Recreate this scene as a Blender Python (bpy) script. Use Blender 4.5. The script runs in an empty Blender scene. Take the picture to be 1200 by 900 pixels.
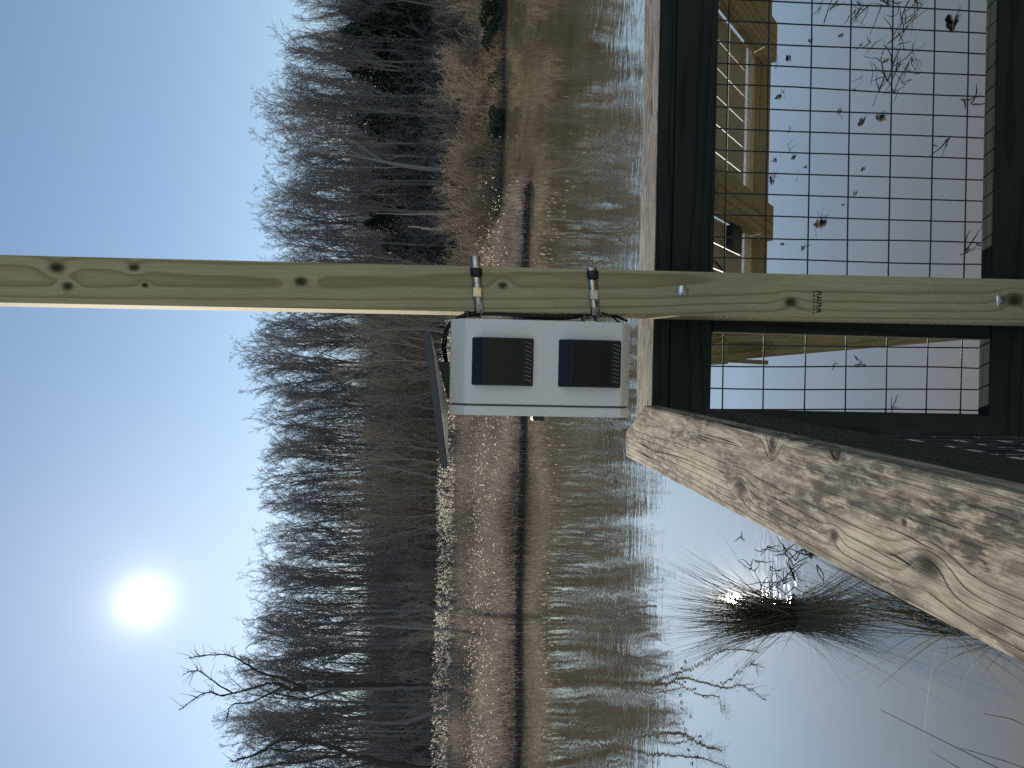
import bpy, bmesh, math, random
import numpy as np
from mathutils import Vector, Matrix
R = math.radians
rnd = random.Random(7)
S = bpy.context.scene
C = S.collection

# ------------------------------------------------------------------ camera
HC = 2.6                       # eye height above the pond
FPX = 840.0                    # focal length in photo pixels (1200 wide)
PITCH, ROLL = R(-4.7), R(1.2)
fw = Vector((0, math.cos(PITCH), math.sin(PITCH)))
r0 = Vector((1, 0, 0)); u0 = Vector((0, -math.sin(PITCH), math.cos(PITCH)))
rt = r0 * math.cos(ROLL) + u0 * math.sin(ROLL)
up = u0 * math.cos(ROLL) - r0 * math.sin(ROLL)
cd = bpy.data.cameras.new('camera'); cam = bpy.data.objects.new('camera', cd); C.objects.link(cam)
cx, cy, cz = -up, rt, -fw      # the phone was held on its side: world up points to picture left
cam.matrix_world = Matrix(((cx.x, cy.x, cz.x, 0), (cx.y, cy.y, cz.y, 0), (cx.z, cy.z, cz.z, HC), (0, 0, 0, 1)))
cd.sensor_fit = 'HORIZONTAL'; cd.sensor_width = 36; cd.lens = 36 * FPX / 1200
cd.clip_start = 0.05; cd.clip_end = 5000
S.camera = cam

def ray(px, py):
    return fw + rt * ((450 - py) / FPX) + up * ((600 - px) / FPX)
EYE = Vector((0, 0, HC))
def atz(px, py, z):            # where a sight line meets a level plane
    d = ray(px, py); return EYE + d * ((z - HC) / d.z)
def aty(px, py, y):            # where it meets an upright plane
    d = ray(px, py); return EYE + d * (y / d.y)

# ------------------------------------------------------------------ light
SUN = Vector((-0.269, 0.891, 0.365)).normalized()
EL = math.asin(SUN.z); AZ = math.atan2(SUN.x, SUN.y)
W = bpy.data.worlds.new('World'); S.world = W; W.use_nodes = True
nt = W.node_tree; N = nt.nodes; L = nt.links
for n in list(N): N.remove(n)
out = N.new('ShaderNodeOutputWorld'); bg = N.new('ShaderNodeBackground')
sky = N.new('ShaderNodeTexSky'); sky.sky_type = 'NISHITA'; sky.sun_disc = False
sky.sun_elevation = EL; sky.sun_rotation = AZ
sky.air_density = 1.0; sky.dust_density = 0.05; sky.ozone_density = 1.0; sky.altitude = 0
bg.inputs['Strength'].default_value = 0.086
L.new(sky.outputs[0], bg.inputs['Color'])
# the sun's own disc and the bright aureole round it, as a function of the angle to the sun
tc = N.new('ShaderNodeTexCoord'); dot = N.new('ShaderNodeVectorMath'); dot.operation = 'DOT_PRODUCT'
L.new(tc.outputs['Generated'], dot.inputs[0]); dot.inputs[1].default_value = SUN
ac = N.new('ShaderNodeMath'); ac.operation = 'ARCCOSINE'; L.new(dot.outputs['Value'], ac.inputs[0])
def wmath(op, a, b=None):
    m = N.new('ShaderNodeMath'); m.operation = op
    for i, v in enumerate((a, b)):
        if v is None: continue
        if isinstance(v, (int, float)): m.inputs[i].default_value = v
        else: L.new(v, m.inputs[i])
    return m.outputs[0]
g1 = wmath('MULTIPLY', wmath('EXPONENT', wmath('MULTIPLY', ac.outputs[0], -1 / R(.82))), 1.7)
g2 = wmath('MULTIPLY', wmath('EXPONENT', wmath('MULTIPLY', ac.outputs[0], -1 / R(9.0))), 0.10)
glow = wmath('ADD', g1, g2)
bg2 = N.new('ShaderNodeBackground'); bg2.inputs['Color'].default_value = (1, 0.97, 0.92, 1)
L.new(glow, bg2.inputs['Strength'])
add = N.new('ShaderNodeAddShader'); L.new(bg.outputs[0], add.inputs[0]); L.new(bg2.outputs[0], add.inputs[1])
L.new(add.outputs[0], out.inputs['Surface'])
sl = bpy.data.lights.new('sun', 'SUN'); sl.energy = 4.6; sl.angle = R(0.53); sl.color = (1, 0.93, 0.82)
so = bpy.data.objects.new('sun', sl); C.objects.link(so)
so.rotation_euler = (-SUN).to_track_quat('-Z', 'Y').to_euler(); so.location = (-5, 10, 30)
S.view_settings.view_transform = 'Standard'; S.view_settings.look = 'None'
S.view_settings.exposure = 0.53; S.view_settings.gamma = 1
S.cycles.max_bounces = 8; S.cycles.transparent_max_bounces = 8
S.cycles.use_denoising = False

# ------------------------------------------------------------------ material helpers
class NT:
    def __init__(s, name):
        s.m = bpy.data.materials.new(name); s.m.use_nodes = True
        s.t = s.m.node_tree; s.N = s.t.nodes; s.L = s.t.links
        s.b = s.N['Principled BSDF']; s.out = s.N['Material Output']
    def n(s, typ, ins=None, **kw):
        x = s.N.new(typ)
        for k, v in kw.items(): setattr(x, k, v)
        for k, v in (ins or {}).items():
            if isinstance(v, bpy.types.NodeSocket): s.L.new(v, x.inputs[k])
            else: x.inputs[k].default_value = v
        return x
    def math(s, op, *a):
        x = s.N.new('ShaderNodeMath'); x.operation = op
        for i, v in enumerate(a):
            if isinstance(v, bpy.types.NodeSocket): s.L.new(v, x.inputs[i])
            else: x.inputs[i].default_value = v
        return x.outputs[0]
    def noise(s, vec, scale, detail=4, rough=.55, dist=0):
        return s.n('ShaderNodeTexNoise', {'Vector': vec, 'Scale': scale, 'Detail': detail, 'Roughness': rough, 'Distortion': dist})
    def mapv(s, vec, scale=(1, 1, 1), loc=(0, 0, 0)):
        return s.n('ShaderNodeMapping', {'Vector': vec, 'Scale': scale, 'Location': loc}).outputs[0]
    def ramp(s, fac, stops, interp='LINEAR'):
        x = s.n('ShaderNodeValToRGB', {'Fac': fac}); cr = x.color_ramp; cr.interpolation = interp
        while len(cr.elements) < len(stops): cr.elements.new(.5)
        for e, (p, c) in zip(cr.elements, stops):
            e.position = p; e.color = (c[0], c[1], c[2], 1) if not isinstance(c, float) else (c, c, c, 1)
        return x.outputs[0]
    def mix(s, fac, a, b, mode='MIX'):
        x = s.n('ShaderNodeMix', data_type='RGBA', blend_type=mode)
        for k, v in (('Factor', fac), ('A', a), ('B', b)):
            sock = [i for i in x.inputs if i.name == k and (i.type == 'RGBA' or (k == 'Factor' and i.type == 'VALUE'))][0]
            if isinstance(v, bpy.types.NodeSocket): s.L.new(v, sock)
            else: sock.default_value = (*v, 1) if isinstance(v, tuple) else v
        return [o for o in x.outputs if o.type == 'RGBA'][0]
    def set(s, **kw):
        for k, v in kw.items():
            k = k.replace('_', ' ')
            if isinstance(v, bpy.types.NodeSocket): s.L.new(v, s.b.inputs[k])
            else: s.b.inputs[k].default_value = (*v, 1) if isinstance(v, tuple) else v
        return s
    def bump(s, h, strength=.5, dist=.01, normal=None):
        x = s.n('ShaderNodeBump', {'Height': h, 'Strength': strength, 'Distance': dist})
        if normal is not None: s.L.new(normal, x.inputs['Normal'])
        s.L.new(x.outputs[0], s.b.inputs['Normal']); return x.outputs[0]
    def obj(s): return s.n('ShaderNodeTexCoord').outputs['Object']
    def geo(s): return s.n('ShaderNodeNewGeometry').outputs['Position']

def simple(name, col, rough=.6, var=.25, scale=20, metallic=0., coord='obj', spec=.5):
    m = NT(name); v = m.obj() if coord == 'obj' else m.geo()
    nz = m.noise(v, scale).outputs[0]
    lo = tuple(c * (1 - var) for c in col); hi = tuple(min(1, c * (1 + var)) for c in col)
    m.set(Base_Color=m.ramp(nz, [(.3, lo), (.7, hi)]), Roughness=rough, Metallic=metallic)
    m.b.inputs['Specular IOR Level'].default_value = spec
    return m.m

def wood(name, light, dark, knots=(), freq=75, pith=(.03, .10), rough=.85, line=.8, wobble=.012, knotcol=(.03, .022, .015),
         bumpk=.25, grey=None, cracks=0.0, blotch=.25, spec=.08, mildew=0.0):
    """grain runs along the object's local Z; rings about a pith line beside the board, bent round each knot"""
    m = NT(name); P = m.obj()
    oi = m.n('ShaderNodeObjectInfo').outputs['Random']
    sep = m.n('ShaderNodeSeparateXYZ', {'Vector': P})
    x, y, z = sep.outputs
    zoff = m.math('ADD', z, m.math('MULTIPLY', oi, 37.0 if not knots else 0.0))
    pv = m.n('ShaderNodeCombineXYZ', {'X': x, 'Y': y, 'Z': zoff}).outputs[0]
    w = m.noise(m.mapv(pv, (6, 6, 1.3)), 1.0, 3, .5).outputs[0]
    w = m.math('MULTIPLY', m.math('SUBTRACT', w, .5), wobble * 4)
    ppx, ppy = pith
    dx = m.math('SUBTRACT', x, m.math('ADD', ppx, m.math('MULTIPLY', m.math('SINE', m.math('MULTIPLY', zoff, 1.7)), .02)))
    dy = m.math('SUBTRACT', y, ppy)
    r = m.math('SQRT', m.math('ADD', m.math('MULTIPLY', dx, dx), m.math('MULTIPLY', dy, dy)))
    r = m.math('ADD', r, w)
    kd = None
    for (kx, kz, ks, kl) in knots:
        ax = m.math('MULTIPLY', m.math('SUBTRACT', x, kx), 1 / ks)
        az = m.math('MULTIPLY', m.math('SUBTRACT', z, kz), 1 / (ks * kl))
        d2 = m.math('ADD', m.math('MULTIPLY', ax, ax), m.math('MULTIPLY', az, az))
        e = m.math('EXPONENT', m.math('MULTIPLY', d2, -.22))
        r = m.math('ADD', r, m.math('MULTIPLY', e, ks * 1.5))
        jag = m.math('MULTIPLY', m.noise(P, 160, 2).outputs[0], .35)
        c = m.math('EXPONENT', m.math('MULTIPLY', m.math('POWER', m.math('ADD', d2, jag), 2.0), -.32))
        kd = c if kd is None else m.math('MAXIMUM', kd, c)
    ph = m.math('FRACT', m.math('MULTIPLY', r, freq))
    ring = m.ramp(ph, [(0, 0.0), (.6, .10), (.88, 1.0), (.94, .75), (1, 0.0)])
    fib = m.noise(m.mapv(pv, (420, 420, 9)), 1.0, 3, .6).outputs[0]
    big = m.noise(m.mapv(pv, (14, 14, 3.5)), 1.0, 4, .6).outputs[0]
    col = m.mix(m.math('MULTIPLY', ring, line), light, dark)
    col = m.mix(m.math('MULTIPLY', m.ramp(fib, [(.35, 1.0), (.65, 0.0)]), .35), col, dark)
    if grey:
        col = m.mix(m.ramp(big, [(.42, 0.0), (.66, 1.0)]), col, grey)
    else:
        col = m.mix(m.math('MULTIPLY', m.ramp(big, [(.3, 1.0), (.7, 0.0)]), blotch), col, dark)
    h = m.math('ADD', m.math('MULTIPLY', ring, -.5), m.math('MULTIPLY', fib, .8))
    if cracks:
        cv = m.n('ShaderNodeCombineXYZ', {'X': m.math('ADD', x, m.math('MULTIPLY', r, .45)), 'Y': y, 'Z': zoff}).outputs[0]
        cn = m.noise(m.mapv(cv, (34, 34, .85)), 1.0, 2, .5).outputs[0]
        cr = m.ramp(m.math('ABSOLUTE', m.math('SUBTRACT', cn, .5)), [(0.0, 1.0), (.006, .9), (.016, 0.0)])
        gate = m.ramp(m.noise(m.mapv(pv, (20, 20, 2.5), (3, 1, 5)), 1.0, 2).outputs[0], [(.54, 0.0), (.63, 1.0)])
        cr = m.math('MULTIPLY', m.math('MULTIPLY', cr, gate), cracks)
        col = m.mix(cr, col, (.012, .010, .008))
        h = m.math('SUBTRACT', h, m.math('MULTIPLY', cr, 3.0))
    if mildew:                 # dark mottled weathering, patchy, finer along one edge
        f2 = m.noise(m.mapv(pv, (95, 95, 26), (7, 3, 2)), 1.0, 5, .7).outputs[0]
        g2_ = m.ramp(m.noise(m.mapv(pv, (17, 17, 5), (1, 9, 4)), 1.0, 3, .6).outputs[0], [(.33, 0.0), (.56, 1.0)])
        col = m.mix(m.math('MULTIPLY', m.math('MULTIPLY', m.ramp(f2, [(.36, 0.0), (.54, 1.0)]), g2_), .85 * mildew), col, (.07, .06, .05))
    if kd is not None:
        col = m.mix(m.math('MULTIPLY', kd, .97), col, knotcol)
        h = m.math('SUBTRACT', h, m.math('MULTIPLY', kd, .25))
    m.set(Base_Color=col, Roughness=rough); m.b.inputs['Specular IOR Level'].default_value = spec
    m.bump(h, bumpk, .003)
    return m.m

# ------------------------------------------------------------------ object helpers
def mesh_obj(name, verts, faces, mat, parent=None, loc=None, smooth=False):
    me = bpy.data.meshes.new(name); me.from_pydata([tuple(v) for v in verts], [], faces); me.update()
    if mat: me.materials.append(mat)
    if smooth: me.polygons.foreach_set('use_smooth', [True] * len(me.polygons))
    o = bpy.data.objects.new(name, me); C.objects.link(o)
    if parent: o.parent = parent
    if loc is not None: o.location = loc
    return o
def np_obj(name, V, Q, mat, parent=None, tri=False, smooth=False):
    """big meshes from numpy: V (n,3), Q (m,4) or (m,3)"""
    me = bpy.data.meshes.new(name); k = Q.shape[1]
    me.vertices.add(len(V)); me.vertices.foreach_set('co', np.ascontiguousarray(V, np.float32).ravel())
    me.loops.add(Q.size); me.loops.foreach_set('vertex_index', np.ascontiguousarray(Q, np.int32).ravel())
    me.polygons.add(len(Q)); me.polygons.foreach_set('loop_start', np.arange(0, Q.size, k, dtype=np.int32))
    if smooth: me.polygons.foreach_set('use_smooth', np.ones(len(Q), bool))
    me.update(calc_edges=True); me.validate()
    if mat: me.materials.append(mat)
    o = bpy.data.objects.new(name, me); C.objects.link(o)
    if parent: o.parent = parent
    return o
def tag(o, label=None, cat=None, group=None, kind=None):
    for k, v in (('label', label), ('category', cat), ('group', group), ('kind', kind)):
        if v: o[k] = v
    return o
def empty(name, loc, label, cat, group=None):
    o = bpy.data.objects.new(name, None); C.objects.link(o); o.location = loc; o.empty_display_size = .1
    return tag(o, label, cat, group)
def put(o, M):                 # world matrix M for a child of an unrotated Empty
    p = o.parent
    o.matrix_local = (Matrix.Translation(-p.location) @ M) if p else M
    return o
def bevel_box(sx, sy, sz, b=.003, seg=2):
    bm = bmesh.new(); bmesh.ops.create_cube(bm, size=1)
    for v in bm.verts: v.co = Vector((v.co.x * sx, v.co.y * sy, v.co.z * sz))
    if b: bmesh.ops.bevel(bm, geom=bm.edges[:], offset=b, segments=seg, affect='EDGES', profile=.5)
    return bm
def bm_obj(name, bm, mat, parent=None, M=None, smooth=False):
    me = bpy.data.meshes.new(name); bm.to_mesh(me); bm.free(); me.materials.append(mat)
    if smooth: me.polygons.foreach_set('use_smooth', [True] * len(me.polygons))
    o = bpy.data.objects.new(name, me); C.objects.link(o)
    if parent: o.parent = parent
    if M is not None: put(o, M)
    return o
def frame(p0, p1, side):       # local Z along p0>p1, local X as near `side` as possible
    z = (p1 - p0).normalized(); x = (side - z * side.dot(z)).normalized(); y = z.cross(x)
    m = Matrix((x, y, z)).transposed().to_4x4(); m.translation = (p0 + p1) / 2
    return m
def board(name, p0, p1, wx, wy, side, mat, parent, b=.003, uneven=0.0):
    p0, p1 = Vector(p0), Vector(p1); ln = (p1 - p0).length
    bm = bevel_box(wx, wy, ln, b)
    return bm_obj(name, bm, mat, parent, frame(p0, p1, Vector(side)))
def tube_data(pts, rad, n=6, cap=True):
    V = []; F = []; m = len(pts); prev = None
    for i, p in enumerate(pts):
        t = (pts[min(i + 1, m - 1)] - pts[max(i - 1, 0)]).normalized()
        if prev is None:
            a = Vector((0, 0, 1)) if abs(t.z) < .9 else Vector((1, 0, 0)); x = t.cross(a).normalized()
        else: x = (prev - t * prev.dot(t)).normalized()
        prev = x; y = t.cross(x); r = rad[i] if hasattr(rad, '__len__') else rad
        for k in range(n):
            a = 2 * math.pi * k / n; V.append(p + x * (r * math.cos(a)) + y * (r * math.sin(a)))
    for i in range(m - 1):
        for k in range(n):
            F.append((i * n + k, i * n + (k + 1) % n, (i + 1) * n + (k + 1) % n, (i + 1) * n + k))
    if cap: F.append(tuple(range(n - 1, -1, -1))); F.append(tuple(range((m - 1) * n, m * n)))
    return V, F
def tube(name, pts, rad, mat, parent=None, n=6, smooth=True):
    V, F = tube_data([Vector(p) for p in pts], rad, n)
    if parent: V = [v - parent.location for v in V]
    return mesh_obj(name, V, F, mat, parent, smooth=smooth)
def curve_pts(ctrl, k=8):      # Catmull-Rom through the control points
    c = [Vector(p) for p in ctrl]; c = [c[0] * 2 - c[1]] + c + [c[-1] * 2 - c[-2]]; o = []
    for i in range(1, len(c) - 2):
        for j in range(k):
            t = j / k; p0, p1, p2, p3 = c[i - 1:i + 3]
            o.append(.5 * ((2 * p1) + (p2 - p0) * t + (2 * p0 - 5 * p1 + 4 * p2 - p3) * t * t + (3 * p1 - p0 - 3 * p2 + p3) * t ** 3))
    o.append(c[-2]); return o

# ------------------------------------------------------------------ materials
PX0, PX1 = .1975, .2065
pole_c = lambda z: Vector((.2065 - .0083 * (z - 1.35), 1.525 + .012 * (z - 1.35), z))
def pole_knot(px, py, s, l):   # knots where they are on the pole's face
    p = aty(px, py, 1.475); return (-(p.x - pole_c(p.z).x), p.z - 2.3, s, l)
pk = [pole_knot(57, 311, .0085, 1.5), pole_knot(70, 333, .007, 1.3), pole_knot(150, 311, .006, 1.5), pole_knot(163, 332, .0045, 1.3),
      pole_knot(350, 328, .008, 1.4), pole_knot(590, 333, .0062, 1.4), pole_knot(930, 353, .008, 1.5), pole_knot(1192, 351, .012, 1.5)]
M_pole = wood('new_lumber_pole', (.55, .485, .295), (.23, .165, .07), pk, freq=70, pith=(-.025, .085), wobble=.006, knotcol=(.04, .033, .02), line=.68)
M_new = wood('new_lumber', (.34, .29, .165), (.17, .125, .055), freq=70, pith=(.02, .06), wobble=.008)
M_dark = wood('dark_stained_lumber', (.040, .048, .040), (.014, .018, .016), freq=60, pith=(.02, .07), rough=.92, blotch=.5, spec=.08)
M_worn = wood('weathered_rail_cap', (.34, .31, .26), (.15, .13, .105), freq=110, pith=(.03, .05), cracks=1.0, grey=(.25, .225, .19), bumpk=.6, mildew=.9)
M_deck = wood('weathered_decking', (.40, .35, .27), (.20, .17, .13), freq=80, pith=(.03, .05), cracks=.8, grey=(.28, .25, .21))
M_wire = simple('black_coated_wire', (.012, .014, .022), .35, .2, 60)
M_white = simple('white_painted_aluminium', (.83, .80, .76), .38, .025, 9)
M_seam = simple('rubber_gasket', (.09, .10, .10), .7, .1)
M_black = simple('black_plastic', (.014, .017, .022), .5, .2, 90)
M_blackm = simple('shaded_vent_face', (.003, .004, .0035), .3, .3, 12, 0., 'obj', .3)  # darker than the hood: sky light on its sloping top put into colour
M_slot = simple('grey_vent_bar', (.17, .17, .17), .5, .1)
M_steel = simple('galvanised_steel', (.62, .63, .64), .28, .12, 120, 1.0)
M_clamp = simple('stainless_band', (.52, .47, .42), .16, .3, 60, 1.0)
M_tape = simple('black_tape', (.008, .008, .012), .45, .2)
M_pvback = simple('grey_panel_back', (.50, .50, .49), .5, .06, 30)
M_pvedge = simple('dark_anodised_edge', (.055, .062, .072), .45, .1, 50)
M_cell = simple('tan_cell_back', (.31, .265, .195), .6, .06, 5)
M_alu = simple('aluminium_frame', (.50, .50, .49), .4, .08, 40)
M_ink = simple('faded_black_ink', (.035, .045, .035), .8, .5, 220)
m = NT('translucent_sheet'); tr = m.n('ShaderNodeBsdfTranslucent', {'Color': (.95, .95, .9, 1)})
m.L.new(tr.outputs[0], m.out.inputs['Surface']); M_sheet = m.m
# ------------------------------------------------------------------ pond water
def water_mat():
    m = NT('muddy_pond_water'); P = m.geo()
    sep = m.n('ShaderNodeSeparateXYZ', {'Vector': P})
    big = m.noise(m.mapv(P, (.16, .10, 1)), 1.0, 3, .55).outputs[0]
    mud = m.ramp(m.noise(m.mapv(P, (.5, .5, 1)), 1.0, 4, .6).outputs[0], [(.3, (.13, .106, .062)), (.7, (.20, .164, .098))])
    # wind ripples: crests along X, in cat's-paw patches; the sheltered water by the boardwalk lies calm
    far = m.n('ShaderNodeMapRange', {'Value': sep.outputs[1], 'From Min': 6.2, 'From Max': 11.0}, interpolation_type='SMOOTHSTEP').outputs[0]
    farther = m.n('ShaderNodeMapRange', {'Value': sep.outputs[1], 'From Min': 11.0, 'From Max': 19.0, 'To Min': 1.0, 'To Max': .12}, interpolation_type='SMOOTHSTEP').outputs[0]
    patch = m.ramp(m.noise(m.mapv(P, (.55, .16, 1), (4, 1, 0)), 1.0, 3, .5).outputs[0], [(.42, .06), (.70, .52)])
    amp = m.math('ADD', m.math('MULTIPLY', m.math('MULTIPLY', far, farther), patch), .03)
    w1 = m.noise(m.mapv(P, (2.2, 5.5, 1)), 1.0, 2, .5, .3).outputs[0]
    w2 = m.noise(m.mapv(P, (7, 15, 1), (2, 7, 0)), 1.0, 2, .5, .2).outputs[0]
    w3 = m.noise(m.mapv(P, (.9, 1.6, 1), (9, 2, 0)), 1.0, 2, .5).outputs[0]
    h = m.math('ADD', m.math('ADD', m.math('MULTIPLY', w1, .011), m.math('MULTIPLY', w2, .0035)), m.math('MULTIPLY', w3, .012))
    h = m.math('MULTIPLY', h, amp)
    # small broken ripples among the sticks in front of the tussock
    dv = m.n('ShaderNodeVectorMath', {0: P, 1: (-1.36, 5.45, 0)}, operation='DISTANCE').outputs['Value']
    loc = m.n('ShaderNodeMapRange', {'Value': dv, 'From Min': .62, 'From Max': .15}, interpolation_type='SMOOTHSTEP').outputs[0]
    w4 = m.noise(m.mapv(P, (8, 13, 1)), 1.0, 1, .4).outputs[0]
    h = m.math('ADD', h, m.math('MULTIPLY', m.math('MULTIPLY', w4, loc), .006))
    bp = m.bump(h, 1.0, 1.0)
    # mud-laden body under a mirror surface that strengthens towards grazing
    fc = m.n('ShaderNodeLayerWeight', {'Blend': .5, 'Normal': bp}).outputs['Facing']
    F = m.math('MINIMUM', m.math('MULTIPLY', m.math('POWER', fc, 2.0), 1.75), .68)
    df = m.n('ShaderNodeBsdfDiffuse', {'Color': mud}); gl = m.n('ShaderNodeBsdfGlossy', {'Color': (.98, .97, .91, 1), 'Roughness': .008, 'Normal': bp})
    mx = m.n('ShaderNodeMixShader', {0: F, 1: df.outputs[0], 2: gl.outputs[0]})
    m.L.new(mx.outputs[0], m.out.inputs['Surface'])
    return m.m
M_water = water_mat()

# ------------------------------------------------------------------ terrain: pond bed, marsh, far bank, wooded hill, near shore
def ss(a, b, x): t = np.clip((x - a) / (b - a), 0, 1); return t * t * (3 - 2 * t)
def shore(x):                  # y of the marsh edge
    return 24.6 + .9 * np.sin(x * .23 + 1) + .5 * np.sin(x * .61) - .12 * np.minimum(x, 0) - .06 * np.abs(np.minimum(x + 6, 0))
def height(x, y):
    n = .5 * np.sin(x * .31 + y * .17) + .5 * np.sin(x * .13 - y * .29 + 2)
    marsh = ss(0, .8, y - shore(x)) * (1 - ss(7.0, 9.2, x - .10 * (y - 26)))
    bank = ss(40.6, 42.6, y + .6 * np.sin(x * .5) + .05 * (22 - x))
    h = -1.0 + 1.0 * np.maximum(marsh, bank) + .16 * np.maximum(marsh, bank) * (1 + .5 * n)
    h += bank * .8 * ss(43, 49, y) + ss(100, 275, y) * (27 + 2 * np.sin(x * .024 + 1)) + ss(16, 80, x) * 7 * ss(115, 215, y)
    h += ss(-18, -24, y) * 1.6
    return h
xs = np.concatenate([np.linspace(-420, -125, 12), np.linspace(-120, 120, 190), np.linspace(125, 420, 12)])
ys = np.concatenate([np.linspace(-90, 20, 30), np.linspace(21, 52, 90), np.linspace(53, 285, 95), np.linspace(300, 600, 10)])
X, Y = np.meshgrid(xs, ys); Z = height(X, Y)
V = np.stack([X.ravel(), Y.ravel(), Z.ravel()], 1); nx, ny = len(xs), len(ys)
I = (np.arange(ny - 1)[:, None] * nx + np.arange(nx - 1)[None]).ravel()
Q = np.stack([I, I + 1, I + 1 + nx, I + nx], 1)
m = NT('leaf_litter_and_mud'); P = m.geo()
nz = m.noise(m.mapv(P, (.8, .8, 1)), 1.0, 6, .65).outputs[0]; nf = m.noise(m.mapv(P, (7, 7, 7)), 1.0, 5, .7).outputs[0]
m.set(Base_Color=m.mix(nf, m.ramp(nz, [(.3, (.055, .042, .03)), (.7, (.15, .105, .065))]), (.03, .024, .018)), Roughness=.95)
m.bump(nf, .8, .15); M_ground = m.m
tag(np_obj('ground', V, Q, M_ground, smooth=True), kind='structure')
tag(mesh_obj('pond_water', [(-420, -40, 0), (420, -40, 0), (420, 60, 0), (-420, 60, 0)], [(0, 1, 2, 3)], M_water), kind='structure')

# ------------------------------------------------------------------ the railing along the boardwalk
ZC = 2.155                     # top of the front cap
YF = 1.575                     # front face of rails
rail = empty('railing', (.6, YF, 1.2), 'dark stained boardwalk railing with black wire mesh behind the new pole', 'railing')
board('top_cap', (-.075, YF + .07, ZC - .019), (2.6, YF + .07, ZC - .019), .14, .038, (0, 1, 0), M_worn, rail, .004)['label'] = 'weathered grey cap board with a dark stained edge'
capf = [o for o in bpy.data.objects if o.name == 'top_cap'][0]; capf.data.materials.append(M_dark)
for p_ in capf.data.polygons:
    if p_.normal.y < .8: p_.material_index = 1
board('top_rail', (-.10, YF + .0225, ZC - .0405 - .048), (2.6, YF + .0225, ZC - .0405 - .048), .096, .038, (0, 0, 1), M_dark, rail, .003)
ZB = 1.352
board('bottom_rail', (-.10, YF + .019, ZB - .045), (2.6, YF + .019, ZB - .045), .09, .038, (0, 0, 1), M_dark, rail, .003)
z0, z1 = ZB, ZC - .0885 - .002 + .0
ZT = ZC - .0405 - .096         # underside of the top rail
for xx in (.172, 1.45, 2.55):
    board('stile', (xx, YF + .0195, ZB + .001), (xx, YF + .0195, ZT - .001), .089, .037, (1, 0, 0), M_dark, rail, .003)
board('post', (-.094, YF + .045, .1), (-.094, YF + .045, ZC - .042), .089, .089, (1, 0, 0), M_dark, rail, .004)
board('post', (2.5, YF + .085, .1), (2.5, YF + .085, ZC - .042), .089, .089, (1, 0, 0), M_dark, rail, .004)
# welded wire mesh, 2 by 4 inches, stapled to the back of the rails: every wire an object
YW = YF + .044; WR = .0018
def bowed(p, q, amp, seed):
    r_ = random.Random(seed); a = r_.uniform(-amp, amp); b = r_.uniform(-amp, amp); pts = []
    for i in range(7):
        t = i / 6; p_ = Vector(p).lerp(Vector(q), t)
        w = math.sin(math.pi * t); w2 = math.sin(2 * math.pi * t)
        pts.append(p_ + Vector((a * w + b * w2, (a - b) * .8 * w, 0)) if abs((Vector(q) - Vector(p)).z) > .3 else p_ + Vector((0, a * .5 * w2, (a * w + b * w2) * .8)))
    return pts
x = -.046; i = 0
while x < 2.48:
    tube('wire', bowed((x + .006, YW, ZB - .05), (x - .004, YW, ZT + .05), .0025, i), WR, M_wire, rail, 5); x += .0502; i += 1
for k, z in enumerate((1.398, 1.484, 1.584, 1.684, 1.784, 1.884, 1.981)):
    tube('wire', bowed((-.06, YW - 2 * WR, z - .004), (2.5, YW - 2 * WR, z + .004), .004, 90 + k), WR, M_wire, rail, 5)

# ------------------------------------------------------------------ the side railing, its weathered cap running towards us
ZS = ZC + .022
pc = [atz(733, 506, ZS), atz(733, 535, ZS), atz(1200, 780, ZS), atz(1200, 577, ZS), atz(755, 475, ZS)]
side = empty('railing', (pc[3].x, pc[3].y, 1.2), 'weathered side railing whose knotty grey cap board runs towards the viewer', 'railing')
d_side = (pc[4] - pc[3]).normalized()
back = [pc[2] - (pc[1] - pc[2]).normalized() * 2.4, pc[3] - d_side * 2.4]
poly = [pc[0], pc[1], back[0], back[1], pc[4]]
ang = math.atan2(d_side.x, d_side.y)       # grain frame: local Z along the board, local Y up
capM = frame(pc[3], pc[4], Vector((1, 0, 0))); capM.translation = pc[3]
def cap_local(px, py): return capM.inverted() @ atz(px, py, ZS)
sk = []
for (px, py, s, l) in ((869, 571, .0095, 1.4), (1088, 662, .0105, 1.5), (978, 628, .0055, 1.3), (905, 521, .010, .9), (1060, 612, .003, 1.2), (980, 535, .0045, 1.5)):
    q = cap_local(px, py); sk.append((q.x, q.z, s, l))
M_cap = wood('weathered_knotty_cap', (.50, .43, .31), (.17, .14, .10), sk, freq=120, pith=(-.05, .05), cracks=1.0, grey=(.29, .25, .19),
             wobble=.004, bumpk=.8, knotcol=(.010, .008, .007), line=.6, mildew=1.15)
bm = bmesh.new(); inv = capM.inverted()
tv = [bm.verts.new(inv @ p) for p in poly]; fc = bm.faces.new(tv)
ext = bmesh.ops.extrude_face_region(bm, geom=[fc])
for v in ext['geom']:
    if isinstance(v, bmesh.types.BMVert):
        w_ = capM @ v.co; w_.z -= .038; v.co = inv @ w_
bmesh.ops.recalc_face_normals(bm, faces=bm.faces[:])
bmesh.ops.bevel(bm, geom=bm.edges[:], offset=.006, segments=3, affect='EDGES', profile=.6)
capo = bm_obj('top_cap', bm, M_cap, side, capM, True); capo['label'] = 'sunlit weathered cap board with black knots and long cracks'
nrm = Vector((d_side.y, -d_side.x, 0))
def sidep(t, off, z): p = pc[3] + d_side * t - nrm * off; return Vector((p.x, p.y, z))
Ls = (pc[4] - pc[3]).length - .04
board('top_rail', sidep(-2.2, .0215, ZS - .0405 - .07), sidep(Ls - .05, .0215, ZS - .0405 - .07), .14, .038, (0, 0, 1), M_dark, side, .003)
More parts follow.
